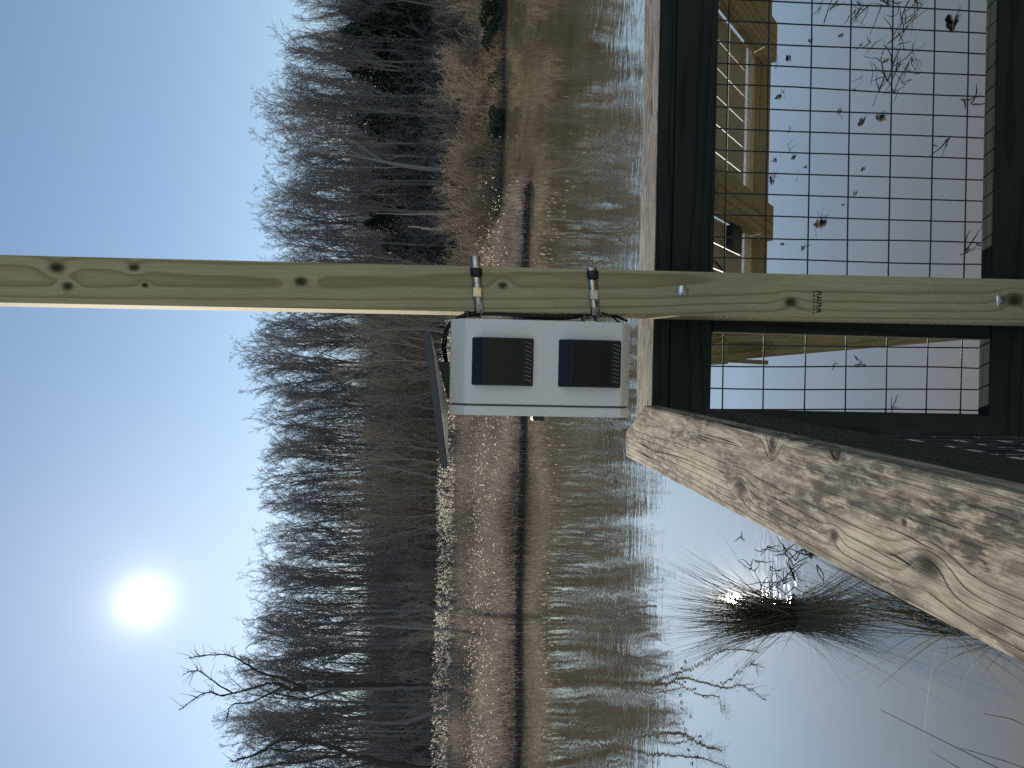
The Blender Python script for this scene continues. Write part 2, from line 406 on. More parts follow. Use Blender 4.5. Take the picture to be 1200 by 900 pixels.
board('bottom_rail', sidep(-2.2, .0215, ZB - .045), sidep(Ls - .05, .0215, ZB - .045), .09, .038, (0, 0, 1), M_dark, side, .003)
board('post', sidep(-1.4, .087, .1), sidep(-1.4, .087, ZS - .04), .089, .089, nrm, M_dark, side, .004)
for k in range(44):
    t = Ls - .09 - .0502 * k
    tube('wire', bowed(sidep(t, .043, ZB - .05), sidep(t, .043, ZS - .1), .002, 200 + k), WR, M_wire, side, 4)
for k in range(7):
    z = 1.398 + .0975 * k; tube('wire', [sidep(-2.2, .0465, z), sidep(Ls - .08, .0465, z)], WR, M_wire, side, 4)

# ------------------------------------------------------------------ deck under our feet
deck = empty('boardwalk', (.8, 0, 1.15), 'weathered plank boardwalk the railings stand on', 'boardwalk')
yy = 1.60
k = 0
while yy > -4.0:
    board('plank', (-.32, yy - .07, 1.17 + .002 * math.sin(k * 5.1)), (4.2, yy - .07, 1.17 + .002 * math.sin(k * 5.1)), .138, .036, (0, 1, 0), M_deck, deck, .004)
    yy -= .146; k += 1
for xx in (-.2, 1.9, 4.0):
    board('joist', (xx, 1.5, 1.07), (xx, -3.9, 1.07), .038, .15, (1, 0, 0), M_dark, deck, .003)
    for y_ in (1.3, -1.2, -3.6):
        board('pile', (xx, y_, -.95), (xx, y_, .99), .14, .14, (1, 0, 0), M_dark, deck, .005)

# ------------------------------------------------------------------ the new pole
pole = empty('wooden_pole', pole_c(1.0), 'new pale greenish lumber pole bolted to the front of the railing', 'pole')
board('shaft', pole_c(.95), pole_c(3.65), .095, .089, (-1, 0, 0), M_pole, pole, .003)
def face_y(z): return pole_c(z).y - .0445
for (px, py) in ((800, 341), (1172, 352)):
    p = aty(px, py, face_y(2.1) if px < 1000 else face_y(1.4))
    bm = bmesh.new(); bmesh.ops.create_uvsphere(bm, u_segments=20, v_segments=12, radius=.0135)
    for v in bm.verts: v.co.y = -max(0, -v.co.y) * .42
    o = bm_obj('bolt', bm, M_steel, pole, Matrix.Translation(Vector((p.x, face_y(p.z) + .0005, p.z))), True)
# faded grade stamp: broken ink strokes laid on the face
st = aty(957, 354, face_y(1.83)); bm = bmesh.new(); r_ = random.Random(4)
def ink(x0, z0, x1, z1, w):
    a = Vector((x0, 0, z0)); b = Vector((x1, 0, z1)); d = (b - a).normalized(); n_ = Vector((-d.z, 0, d.x)) * w / 2
    bm.faces.new([bm.verts.new(a + n_), bm.verts.new(b + n_), bm.verts.new(b - n_), bm.verts.new(a - n_)])
for g in range(7):             # upper row of worn letter strokes, then a bolder lower row
    x0 = -.024 + g * .0071
    for s_ in range(2): ink(x0 + r_.uniform(-.001, .002), .010 - r_.uniform(0, .002), x0 + r_.uniform(0, .004), .0035, .0011)
    if g % 2: ink(x0, .0065, x0 + .004, .0065, .001)
for g in range(4):
    x0 = -.022 + g * .0125
    ink(x0, .001, x0 + .002, -.0105, .0024); ink(x0 + .008, .001, x0 + .006, -.0105, .0024)
    ink(x0, r_.choice((-.0005, -.005)), x0 + .008, r_.choice((-.0095, -.005)), .0022)
bm_obj('stamp', bm, M_ink, pole, Matrix.Translation(Vector((st.x, face_y(st.z) - .0009, st.z))))

# ------------------------------------------------------------------ the white monitoring box strapped to the pole
XR, XL, XS = .131, -.0425, -.0645   # right side, seam, left face of the door
ZT2, ZB2 = 2.607, 2.232
Y0, YD = 1.448, .30
box = empty('monitor_box', (.04, Y0 + YD / 2, ZB2), 'white metal monitoring box with two black vents strapped to the pole', 'equipment box')
def cham_prism(name, xa, xb, mat, chT=.030, chB=.024, ch=.03, yb=YD, bev=.0035):
    prof = [(0, ZT2 - chT), (ch, ZT2), (yb - ch, ZT2), (yb, ZT2 - chT), (yb, ZB2 + chB), (yb - ch, ZB2), (ch, ZB2), (0, ZB2 + chB)]
    bm = bmesh.new(); A = [bm.verts.new((xa, Y0 + y, z)) for y, z in prof]; B = [bm.verts.new((xb, Y0 + y, z)) for y, z in prof]
    bm.faces.new(A); bm.faces.new(B[::-1])
    for i in range(8): j = (i + 1) % 8; bm.faces.new((A[i], B[i], B[j], A[j]))
    bmesh.ops.recalc_face_normals(bm, faces=bm.faces[:])
    if bev: bmesh.ops.bevel(bm, geom=bm.edges[:], offset=bev, segments=3, affect='EDGES', profile=.5)
    for v in bm.verts: v.co -= box.location
    o = bm_obj(name, bm, mat, box, None, True)
    for p in o.data.polygons: p.use_smooth = True
    o.data.set_sharp_from_angle(angle=R(28)); return o
cham_prism('body', XL + .001, XR, M_white)
cham_prism('door', XS, XL - .0028, M_white, bev=.0025)
# gasket between, set back
prof = [(.004, ZT2 - .035), (.034, ZT2 - .004), (YD - .034, ZT2 - .004), (YD - .004, ZT2 - .035), (YD - .004, ZB2 + .03), (YD - .034, ZB2 + .004), (.034, ZB2 + .004), (.004, ZB2 + .03)]
Vg = [Vector((XL - .0030, Y0 + y, z)) - box.location for y, z in prof] + [Vector((XL + .0012, Y0 + y, z)) - box.location for y, z in prof]
mesh_obj('gasket', Vg, [tuple(range(8)), tuple(range(15, 7, -1))] + [(i, 8 + i, 8 + (i + 1) % 8, (i + 1) % 8) for i in range(8)], M_seam, box)
def vent(zt, zb):
    xa, xb = -.0035, .0925; pr = .020; st_ = .024
    prof = [(0, zt), (-pr, zt - st_), (-pr, zb + .021), (-pr * .75, zb + .0205), (-pr * .55, zb), (.002, zb)]
    bm = bmesh.new(); A = [bm.verts.new((xa, Y0 + y, z)) for y, z in prof]; B = [bm.verts.new((xb, Y0 + y, z)) for y, z in prof]
    bm.faces.new(A); bm.faces.new(B[::-1])
    for i in range(len(prof)): j = (i + 1) % len(prof); bm.faces.new((A[i], B[i], B[j], A[j]))
    bmesh.ops.recalc_face_normals(bm, faces=bm.faces[:])
    bmesh.ops.bevel(bm, geom=bm.edges[:], offset=.0012, segments=2, affect='EDGES')
    for v in bm.verts: v.co -= box.location
    vo = bm_obj('vent', bm, M_black, box)
    mesh_obj('shaded_face', [Vector(p) - box.location for p in ((xa + .003, Y0 - pr - .0008, zt - st_ - .002), (xb - .003, Y0 - pr - .0008, zt - st_ - .002), (xb - .003, Y0 - pr - .0008, zb + .023), (xa + .003, Y0 - pr - .0008, zb + .023))], [(3, 2, 1, 0)], M_blackm, vo)  # plain front of the vent hood, its shade put into the colour
    for i in range(10):
        xx = xa + .010 + i * .0083; y_ = Y0 - pr * .66
        a, b = Vector((xx + .004, y_ - .0008, zb + .0175)), Vector((xx - .0005, y_ + .0018, zb + .0045))
        q = [a + Vector((-.001, 0, 0)), a + Vector((.001, 0, 0)), b + Vector((.001, 0, 0)), b + Vector((-.001, 0, 0))]
        q2 = [p + Vector((0, -.0028, 0)) for p in q]
        mesh_obj('louver', [p - box.location for p in q2 + q], [(0, 1, 2, 3), (0, 4, 5, 1), (1, 5, 6, 2), (2, 6, 7, 3), (3, 7, 4, 0)], M_slot, vo)
vent(2.564, 2.4395); vent(2.388, 2.260)
bm = bevel_box(.012, .05, .024, .002); bm_obj('latch', bm, M_black, box, Matrix.Translation(Vector((XS - .005, Y0 + .06, 2.421))))
# small solar panel on its tilted mount
A, B = aty(496, 388, 1.40), aty(517, 549, 1.44)
A2, B2 = A + Vector((.0, .25, .003)), B + Vector((.0, .25, .001))
nz_ = (B - A).cross(A2 - A).normalized(); nz_ = nz_ if nz_.z > 0 else -nz_
def slab(name, q, t, mat, par):
    q2 = [p - nz_ * t for p in q]; bm = bmesh.new()
    a = [bm.verts.new(p - box.location) for p in q]; b = [bm.verts.new(p - box.location) for p in q2]
    bm.faces.new(a); bm.faces.new(b[::-1])
    for i in range(4): bm.faces.new((a[i], b[i], b[(i + 1) % 4], a[(i + 1) % 4]))
    bmesh.ops.recalc_face_normals(bm, faces=bm.faces[:]); bmesh.ops.bevel(bm, geom=bm.edges[:], offset=.0012, segments=2, affect='EDGES')
    return bm_obj(name, bm, mat, par)
pv = slab('solar_panel', [A, B, B2, A2], .013, M_pvedge, box)
# folded grey back pan under the panel, deepest beside the mount
bp = [A + Vector((-.002, .006, -.014)), B + Vector((.002, .006, -.014)), aty(522.5, 548, 1.47), aty(525, 476, 1.50), aty(513, 424, 1.50)]
bq = [p + Vector((0, .012, .002)) for p in bp]
Vb = [p - box.location for p in bp + bq]; n5 = 5
mesh_obj('back_pan', Vb, [tuple(range(5)), tuple(range(9, 4, -1))] + [(i, 5 + i, 5 + (i + 1) % 5, (i + 1) % 5) for i in range(5)], M_pvback, box)
ma, mb, mc, md = aty(513, 424, 1.51), aty(527, 424, 1.51), aty(527, 466, 1.51), aty(524, 466, 1.51)
mq = [p + Vector((0, .09, 0)) for p in (ma, mb, mc, md)]
mesh_obj('mount', [p - box.location for p in (ma, mb, mc, md) + tuple(mq)], [(0, 1, 2, 3), (7, 6, 5, 4), (0, 4, 5, 1), (1, 5, 6, 2), (2, 6, 7, 3), (3, 7, 4, 0)], M_black, box)
# steel bands round the pole, tape, brackets
def clamp(px, pyr, tail):
    c = aty(px, 340, 1.47); z = c.z; pcx = pole_c(z); hw, hd = .0475 + .0016, .0445 + .0016; w = .0095; tilt = -.10
    loop = [(-hw - .004, -hd + .012), (-hw, -hd - .0005), (0, -hd - .0008), (hw, -hd - .0005), (hw + .001, -hd + .004), (hw + .001, hd), (hw, hd + .001), (-hw, hd + .001), (-hw - .001, hd)]
    if tail: loop = [(hw + .018, -hd - .004)] + loop[3:4] + loop
    def strip(name, pts, mat, w, par, th=.0009, off=0):
        V = []; F = []
        for (x, y) in pts:
            for s_ in (-1, -.5, 0, .5, 1): V.append(Vector((pcx.x + x, pcx.y + y - off - .0022 * (1 - s_ * s_), z + s_ * w - tilt * x)) - box.location)
        for i in range(len(pts) - 1):
            for j in range(4): F.append((5 * i + j, 5 * i + 5 + j, 5 * i + 6 + j, 5 * i + 1 + j))
        o = mesh_obj(name, V, F, mat, par, smooth=True); md_ = o.modifiers.new('thick', 'SOLIDIFY'); md_.thickness = th; md_.offset = 0; return o
    cl = strip('clamp', loop, M_clamp, w, box)
    strip('tape', [(.026, -hd), (.030, -hd - .001), (.039, -hd - .001), (.043, -hd)], M_tape, w + .0022, cl, .002, .0022)
    bm = bevel_box(.020, .012, .019, .0015)
    bm_obj('screw_housing', bm, M_clamp, cl, Matrix.Translation(Vector((pcx.x - .003, pcx.y - hd - .0062, z))) if False else Matrix.Translation(Vector((pcx.x - .008, pcx.y - hd - .0035, z + .0008)) - box.location))
    bpos = Vector((pcx.x - .0475 - .008, pcx.y - .035, z + .006))
    for dz in (-.0135, .0135):
        o = bm_obj('bracket', bevel_box(.020, .03, .003, .0008), M_seam, box, Matrix.Translation(bpos + Vector((0, 0, dz))))
    bm_obj('bracket', bevel_box(.003, .03, .024, .0008), M_steel, box, Matrix.Translation(bpos + Vector((-.0085, 0, 0))))
clamp(560, 363, True); clamp(698, 365, False)
# cables
def cable(ctrl, r=.0028): tube('cable', curve_pts(ctrl), r, M_tape, box, 6)
P_ = lambda px, py, y: aty(px, py, y)
cable([P_(522, 426, 1.56), P_(519, 405, 1.54), P_(523, 384, 1.52), P_(535, 373, 1.50), P_(552, 368, 1.50), P_(600, 369, 1.50), P_(650, 371, 1.50), P_(690, 367, 1.50), P_(715, 369, 1.50), P_(735, 376, 1.53)])
cable([P_(524, 427, 1.57), P_(522, 405, 1.55), P_(527, 382, 1.53), P_(545, 371, 1.52), P_(590, 367, 1.52), P_(625, 373, 1.52), P_(668, 373, 1.52), P_(700, 366, 1.52), P_(725, 366, 1.52), P_(738, 371, 1.55)])
cable([P_(705, 366, 1.49), P_(718, 372, 1.48), P_(728, 380, 1.50)], .0022)
cable([P_(840, 322, 1.60), P_(833, 316, 1.61), P_(836, 306, 1.62), P_(846, 316, 1.63)], .003)

# ------------------------------------------------------------------ timber-framed solar array leaning outside the railing
TL = R(40.5); sn, sc = math.sin(TL), math.cos(TL)
QO = Vector((0, 2.1, 1.66)); D1 = Vector((0, -sc, sn)); NN = Vector((0, sn, sc))
def sp(x, s, n=0): return QO + Vector((x, 0, 0)) + D1 * s + NN * n
arr = empty('solar_array', sp(.8, 0), 'timber framed solar panels seen from behind through the wire mesh', 'solar array')
board('purlin', sp(.22, .075, .0185), sp(2.4, .075, .0185), .15, .036, D1, M_new, arr, .002)
for xa, xb in ((.432, .532), (.952, 1.065), (1.62, 1.73), (2.28, 2.39)):
    xm = (xa + xb) / 2
    board('rafter', sp(xm, .078, -.0195), sp(xm, .53, -.0195), xb - xa, .038, (1, 0, 0), M_new, arr, .002)
def pv_panel(x0, x1):
    s0, s1 = .172, .56
    pn = board('frame', sp(x0, s0 + .018, .020), sp(x1, s0 + .018, .020), .030, .034, D1, M_alu, arr, .001)
    pn.name = 'panel_frame'
    n_ = max(1, round((x1 - x0) / .0775)); cw = (x1 - x0) / n_
    rows = [(.2175, .2215 + .128), (.3535, .3535 + .128), (.4855, .556)]
    for i in range(n_):
        for (ra, rb) in rows:
            a = x0 + i * cw + .0015; b = x0 + (i + 1) * cw - .0015
            q = [sp(a, ra + .001, .006), sp(b, ra + .001, .006), sp(b, rb, .006), sp(a, rb, .006)]
            q2 = [p + NN * .002 for p in q]
            mesh_obj('cell', [p - arr.location for p in q + q2], [(3, 2, 1, 0), (4, 5, 6, 7), (0, 1, 5, 4), (1, 2, 6, 5), (2, 3, 7, 6), (3, 0, 4, 7)], M_cell, arr)
    q = [sp(x0, s0 + .034, .012), sp(x1, s0 + .034, .012), sp(x1, s1, .012), sp(x0, s1, .012)]
    mesh_obj('backsheet', [p - arr.location for p in q], [(0, 1, 2, 3)], M_sheet, arr)
pv_panel(.24, .434); pv_panel(.528, .955); pv_panel(1.062, 1.622); pv_panel(1.728, 2.282)
bm = bevel_box(.062, .075, .02, .003); Mj = Matrix((Vector((1, 0, 0)), D1, NN)).transposed().to_4x4(); Mj.translation = sp(.398, .32, -.006)
bm_obj('junction_box', bm, M_black, arr, Mj)
# its leaning leg and short cleat
l0, l1 = (aty(832, 408, 1.95)), (aty(1172, 383, 2.60))
dv_ = (l1 - l0); l1x = l0 + dv_ * 1.55
board('leg', l0, l1x, .075, .05, (1, 0, 0), M_new, arr, .003)
c0, c1 = aty(828, 396, 1.93), aty(917, 393, 1.97)
board('cleat', c0, c1, .03, .04, (1, 0, 0), M_new, arr, .002)
c0, c1 = aty(826, 412, 1.92), aty(846, 411, 1.93)
board('cleat', c0, c1, .075, .06, (1, 0, 0), M_new, arr, .002)
c0, c1 = aty(828, 421, 1.97), aty(897, 425, 2.0)
board('cleat', c0, c1, .012, .03, (1, 0, 0), M_new, arr, .001)

# ================================================================== vegetation
class TB:                      # collects many tapering tubes into one mesh
    def __init__(s): s.V = []; s.Q = []; s.k = 0
    def add(s, pts, rad, n=3):
        m_ = len(pts); P = np.array(pts, float); T = np.empty_like(P)
        T[1:-1] = P[2:] - P[:-2]; T[0] = P[1] - P[0]; T[-1] = P[-1] - P[-2]
        T /= np.linalg.norm(T, axis=1)[:, None] + 1e-9
        a = np.array([.31, .17, 0.]) if abs(T[0, 2]) > .8 else np.array([0, 0, 1.])
        X = np.cross(T, a); X /= np.linalg.norm(X, axis=1)[:, None] + 1e-9; Yv = np.cross(T, X)
        ang = np.arange(n) * 2 * math.pi / n; rr = np.asarray(rad, float)[:, None, None]
        ring = P[:, None] + rr * (np.cos(ang)[None, :, None] * X[:, None] + np.sin(ang)[None, :, None] * Yv[:, None])
        s.V.append(ring.reshape(-1, 3))
        i = np.arange(m_ - 1)[:, None] * n; kk = np.arange(n)[None]; k2 = (kk + 1) % n
        s.Q.append((np.stack([i + kk, i + k2, i + n + k2, i + n + kk], -1).reshape(-1, 4)) + s.k); s.k += m_ * n
    def obj(s, name, mat, parent=None, smooth=False):
        return np_obj(name, np.concatenate(s.V), np.concatenate(s.Q), mat, parent, smooth=smooth)
def bark(name, c1, c2, sc=6.):
    m = NT(name); v = m.obj(); oi = m.n('ShaderNodeObjectInfo').outputs['Random']
    nz = m.noise(m.mapv(v, (sc, sc, sc * .25)), 1.0, 4, .65).outputs[0]
    col = m.mix(nz, c1, c2); col = m.mix(m.math('MULTIPLY', oi, .45), col, (c1[0] * .55, c1[1] * .55, c1[2] * .6))
    m.set(Base_Color=col, Roughness=.9); m.b.inputs['Specular IOR Level'].default_value = .15; return m.m
M_bark = bark('grey_brown_bark', (.17, .155, .15), (.30, .275, .26))  # bark lightened to stand in for haze over the wood
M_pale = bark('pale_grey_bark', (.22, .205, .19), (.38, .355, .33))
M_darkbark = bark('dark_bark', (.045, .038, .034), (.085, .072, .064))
M_twig = bark('bare_twigs', (.19, .172, .168), (.31, .282, .275))  # twig tone lifted too, haze put into the colour
M_brown = bark('brown_twigs', (.38, .295, .225), (.56, .455, .35))
g = np.random.default_rng(11)
def unit(v): return v / (np.linalg.norm(v) + 1e-9)
def perp(d):
    a = g.normal(size=3); return unit(a - d * a.dot(d))
def grow(tbs, p, d, Ln, r, lvl, P):
    """one limb and everything on it; tbs[lvl] takes the tube"""
    ns = P['seg'][lvl]; pts = [p]; ds = [d]; rs = [r]; wig = P['wig'][lvl]; trop = P['trop'][lvl]
    for i in range(ns):
        d = unit(d + g.normal(size=3) * wig + np.array([0, 0, trop])); p = p + d * (Ln / ns)
        pts.append(p); ds.append(d); rs.append(r * (1 - .82 * (i + 1) / ns) + P['rmin'] * .5)
    tbs[lvl].add(pts, rs, P['sides'][lvl])
    if lvl + 1 >= len(P['n']) + 1: return
    nch = P['n'][lvl]
    for k in range(nch):
        t = P['t0'][lvl] + (1 - P['t0'][lvl]) * (k + g.random()) / nch; f_ = t * ns; i = min(int(f_), ns - 1); u = f_ - i
        q = pts[i] * (1 - u) + pts[i + 1] * u; dd = ds[i + 1]
        a = R(P['ang'][lvl] + g.normal() * 9) * (1 - .35 * t * (lvl == 0)); nd = unit(dd * math.cos(a) + perp(dd) * math.sin(a))
        L2 = Ln * P['len'][lvl] * (.65 + .6 * g.random()) * (1 - .55 * t if lvl == 0 else 1 - .3 * t)
        rr = max(P['rmin'], min((rs[i] * .62), r * P['rr'][lvl]) * (.7 + .4 * g.random()))
        grow(tbs, q, nd, L2, rr, lvl + 1, P)
STY = {
 'tall': dict(n=[15, 7, 6, 4], t0=[.36, .18, .15, .1], ang=[33, 32, 34, 32], len=[.42, .42, .48, .55], rr=[.42, .5, .5, .6], seg=[9, 6, 4, 2, 1],
              wig=[.035, .10, .13, .14, .1], trop=[.03, .07, .05, .03, .0], sides=[7, 4, 3, 3, 3], rmin=.0085),
 'slim': dict(n=[17, 6, 5, 4], t0=[.42, .2, .15, .1], ang=[27, 28, 32, 30], len=[.30, .45, .5, .55], rr=[.36, .5, .5, .6], seg=[9, 5, 3, 2, 1],
              wig=[.03, .09, .12, .14, .1], trop=[.03, .09, .06, .03, .0], sides=[7, 4, 3, 3, 3], rmin=.0085),
 'fork': dict(n=[5, 8, 6, 5, 4], t0=[.34, .3, .15, .1, .1], ang=[20, 32, 34, 33, 30], len=[.72, .36, .45, .5, .55], rr=[.62, .45, .5, .5, .6], seg=[9, 8, 5, 3, 2, 1],
              wig=[.03, .06, .11, .13, .14, .1], trop=[.03, .05, .05, .04, .03, .0], sides=[7, 5, 3, 3, 3, 3], rmin=.0085),
 'brush': dict(n=[9, 6, 4], t0=[.22, .15, .1], ang=[26, 28, 30], len=[.42, .45, .5], rr=[.5, .55, .6], seg=[6, 4, 2, 1],
              wig=[.07, .1, .12, .1], trop=[.05, .07, .05, .02], sides=[4, 3, 3, 3], rmin=.007),
 'bush': dict(n=[7, 5, 3], t0=[.15, .1, .1], ang=[38, 40, 38], len=[.5, .5, .5], rr=[.5, .55, .6], seg=[5, 4, 2, 1],
              wig=[.12, .14, .14, .1], trop=[.02, .03, .02, .0], sides=[3, 3, 3, 3], rmin=.006),
}
def tree_proto(name, style, Hh, r, mt, mc, label, cat, group, lean=(0, 0)):
    P = STY[style]; tbs = [TB() for _ in range(len(P['n']) + 1)]
    grow(tbs, np.zeros(3), unit(np.array([lean[0], lean[1], 1.])), Hh, r, 0, P)
    e = empty(name, (0, 0, 0), label, cat, group)
    tr = TB(); cr = TB()
    for i, t_ in enumerate(tbs):
        dst = tr if i <= (1 if style != 'fork' else 2) else cr
        for v_, q_ in zip(t_.V, t_.Q): dst.V.append(v_)
        off = dst.k
        kk = 0
        for v_, q_ in zip(t_.V, t_.Q):
            dst.Q.append(q_ - kk + dst.k); kk += len(v_); dst.k += len(v_)
    tr.obj('trunk', mt, e, True); cr.obj('crown', mc, e)
    return e
def stems_proto(name, style, Hh, n, spread, mt, mc, label, cat, group, lean=.25):
    P = STY[style]; tr = TB(); cr = TB(); e = empty(name, (0, 0, 0), label, cat, group)
    for k in range(n):
        tbs = [TB() for _ in range(len(P['n']) + 1)]; a = g.random() * 6.283; rr = spread * math.sqrt(g.random())
        b = np.array([rr * math.cos(a), rr * math.sin(a), -.1])
        grow(tbs, b, unit(np.array([math.cos(a) * lean * g.random(), math.sin(a) * lean * g.random(), 1.])), Hh * (.6 + .45 * g.random()), .012 + Hh * .0055, 0, P)
        for i, t_ in enumerate(tbs):
            dst = tr if i == 0 else cr; kk = 0
            for v_, q_ in zip(t_.V, t_.Q): dst.V.append(v_); dst.Q.append(q_ - kk + dst.k); kk += len(v_); dst.k += len(v_)
    tr.obj('stem' if name != 'bare_tree' else 'trunk', mt, e); cr.obj('twigs' if name != 'bare_tree' else 'crown', mc, e); return e
def dup(e, loc, rz, s, label=None, group=None):
    c = e.copy(); C.objects.link(c); c.location = loc; c.rotation_euler = (0, 0, rz); c.scale = s if hasattr(s, '__len__') else (s, s, s)
    if label: c['label'] = label
    if group: c['group'] = group
    for ch in e.children:
        d = ch.copy(); C.objects.link(d); d.parent = c
    return c
first_use = set()
HT = {}
def place(e, x, y, rz, s, label=None, group=None, dz=-.1):
    z = float(height(np.array(x), np.array(y))) + dz
    if e.name not in first_use:
        first_use.add(e.name); e.location = (x, y, z); e.rotation_euler = (0, 0, rz); e.scale = s if hasattr(s, '__len__') else (s, s, s)
        if label: e['label'] = label
        if group: e['group'] = group
        return e
    return dup(e, (x, y, z), rz, s, label, group)

TL_ = 'tall leafless grey brown tree among many in the wood behind the marsh'; TG = 'bare trees of the far wood'
protos = [tree_proto('bare_tree', st_, h_, r_, M_bark, M_twig, TL_, 'tree', TG) for st_, h_, r_ in
          (('tall', 19, .24), ('slim', 20, .20), ('fork', 19, .26), ('slim', 18, .17), ('tall', 20, .22), ('fork', 20, .24))]
for e_ in protos: HT[e_.name] = max(float(v_[2]) for ch in e_.children for v_ in [max((vv.co for vv in ch.data.vertices), key=lambda c_: c_.z)])
# rows of wood, denser in front
cand = []
for row, (y0_, sp_) in enumerate(((125, 4.0), (133, 3.9), (142, 4.0), (152, 4.2), (165, 4.7), (180, 5.3))):
    hw_ = .62 * y0_ + 4; xx = -hw_
    while xx < hw_:
        cand.append((xx + g.uniform(-2.6, 2.6), y0_ + g.uniform(-5, 5), row)); xx += sp_ * g.uniform(.75, 1.25)
def top_target(x, y):          # the canopy's skyline follows the photograph: nearly level, dipping at the right end
    a = x / y
    return 15.9 + .45 * math.sin(a * 14 + 1.2) + .5 * math.sin(a * 37) - 3.0 * max(0, a - .36) / .17 + (.9 if a < -.40 else 0)
for i, (x, y, row) in enumerate(cand):
    e = protos[int(g.integers(len(protos)))]
    z = float(height(np.array(x), np.array(y)))
    hh = HC + math.tan(R(top_target(x, y) - g.uniform(0, 2.6) - (1.6 if row < 2 and g.random() < .4 else 0))) * y - z
    sc_ = hh / HT[e.name]
    place(e, x, y, g.random() * 6.28, (sc_ * g.uniform(.85, 1.0), sc_ * g.uniform(.85, 1.0), sc_))

# trees one can tell apart
big = tree_proto('bare_tree', 'fork', 19.0, .36, M_pale, M_twig, 'stout pale grey tree with a forking trunk right of the pole', 'tree', None)
big.location = (.2935 * 112, 112, .9); big.scale = (1.22, 1.22, 1.22)
def limb_tree(base, ctrl_sets, rad, mat, label, name='bare_tree', twigs=0):
    e = empty(name, base, label, 'tree'); b = Vector(base); t1 = TB(); t2 = TB()
    for (cs, r_a, r_b) in ctrl_sets:
        pts = curve_pts(cs, 6); pts = [np.array(p - b) for p in pts]; m_ = len(pts)
        pts = [p + g.normal(size=3) * r_a * .22 for p in pts]; t1.add(pts, [(r_a + (r_b - r_a) * i / (m_ - 1)) * g.uniform(.82, 1.15) for i in range(m_)], 7)
        if twigs:
            for k in range(int(twigs * m_)):
                i = int(g.integers(m_ // 3, m_ - 1)); d = unit(pts[i + 1] - pts[i]); a = R(g.uniform(25, 60)); nd = unit(d * math.cos(a) + perp(d) * math.sin(a))
                L_ = g.uniform(.5, 1.4); q = [pts[i]]
                for j in range(4): nd = unit(nd + g.normal(size=3) * .25); q.append(q[-1] + nd * L_ / 4)
                t2.add(q, [.022, .018, .014, .011, .008], 3)
    t1.obj('trunk', mat, e, True)
    if t2.V: t2.obj('crown', mat, e)
    return e
Yt = 52
T_ = lambda px, py, y=Yt: aty(px, py, y)
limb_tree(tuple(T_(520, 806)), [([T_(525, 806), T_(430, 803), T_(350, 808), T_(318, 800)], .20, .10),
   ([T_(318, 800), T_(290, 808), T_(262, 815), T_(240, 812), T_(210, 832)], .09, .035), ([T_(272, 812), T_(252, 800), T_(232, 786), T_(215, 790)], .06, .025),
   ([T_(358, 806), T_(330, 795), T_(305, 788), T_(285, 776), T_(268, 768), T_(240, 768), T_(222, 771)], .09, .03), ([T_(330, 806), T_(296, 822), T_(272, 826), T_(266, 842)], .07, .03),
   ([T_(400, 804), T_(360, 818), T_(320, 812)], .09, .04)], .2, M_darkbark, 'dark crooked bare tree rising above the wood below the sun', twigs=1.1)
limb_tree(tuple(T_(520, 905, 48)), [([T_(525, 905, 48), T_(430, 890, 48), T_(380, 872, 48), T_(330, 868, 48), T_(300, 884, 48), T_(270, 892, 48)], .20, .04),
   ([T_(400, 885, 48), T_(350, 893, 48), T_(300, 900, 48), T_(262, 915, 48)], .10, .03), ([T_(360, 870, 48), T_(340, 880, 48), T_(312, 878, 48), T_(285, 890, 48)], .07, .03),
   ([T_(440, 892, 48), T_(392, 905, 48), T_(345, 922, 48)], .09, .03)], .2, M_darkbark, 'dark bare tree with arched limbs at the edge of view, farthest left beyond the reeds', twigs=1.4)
def snag(pts, ra, rb, label, mat=M_pale): return limb_tree(tuple(pts[0]), [(pts, ra, rb)], 0, mat, label, 'dead_tree')
snag([T_(536, 267, 50), T_(505, 268, 50), T_(478, 265, 50)], .13, .05, 'short pale broken snag standing just right of the new pole')
snag([T_(530, 250, 52), T_(490, 251, 52), T_(440, 250, 52)], .08, .03, 'thin pale straight dead trunk beside a short snag')
snag([T_(530, 807, 50), T_(470, 806, 50), T_(400, 808, 50), T_(360, 806, 50)], .15, .07, 'pale straight trunk at the reed edge under the crooked tree', bark('weathered_trunk', (.16, .14, .14), (.24, .22, .21)))
snag([T_(524, 835, 50), T_(498, 839, 50), T_(470, 847, 50), T_(420, 846, 50), T_(380, 852, 50)], .16, .07, 'pale trunk bending near its foot at the reed edge', bpy.data.materials['weathered_trunk'])
snag([T_(524, 780, 50), T_(495, 784, 50), T_(462, 792, 50)], .09, .04, 'short leaning pale dead stem beside a straight trunk', bpy.data.materials['weathered_trunk'])
tl = bpy.data.materials['weathered_trunk']
limb_tree(tuple(T_(524, 712, 50)), [([T_(524, 712, 50), T_(470, 716, 50), T_(400, 714, 50), T_(360, 712, 50)], .12, .06)], 0, tl, 'slender pale trunk behind the reeds below the sun, upright')
limb_tree(tuple(T_(525, 738, 51)), [([T_(525, 738, 51), T_(480, 736, 51), T_(428, 733, 51), T_(400, 738, 51)], .11, .05), ([T_(430, 733, 51), T_(412, 722, 51), T_(402, 712, 51), T_(385, 716, 51)], .06, .03),
   ([T_(420, 733, 51), T_(400, 745, 51), T_(388, 756, 51)], .05, .025)], 0, M_pale, 'pale tree with a bleached crooked fork catching the sun')
limb_tree(tuple(T_(522, 560, 49)), [([T_(522, 562, 49), T_(470, 550, 49), T_(440, 545, 49), T_(400, 548, 49)], .10, .05)], 0, tl, 'thin leaning pale trunk among the brown saplings')
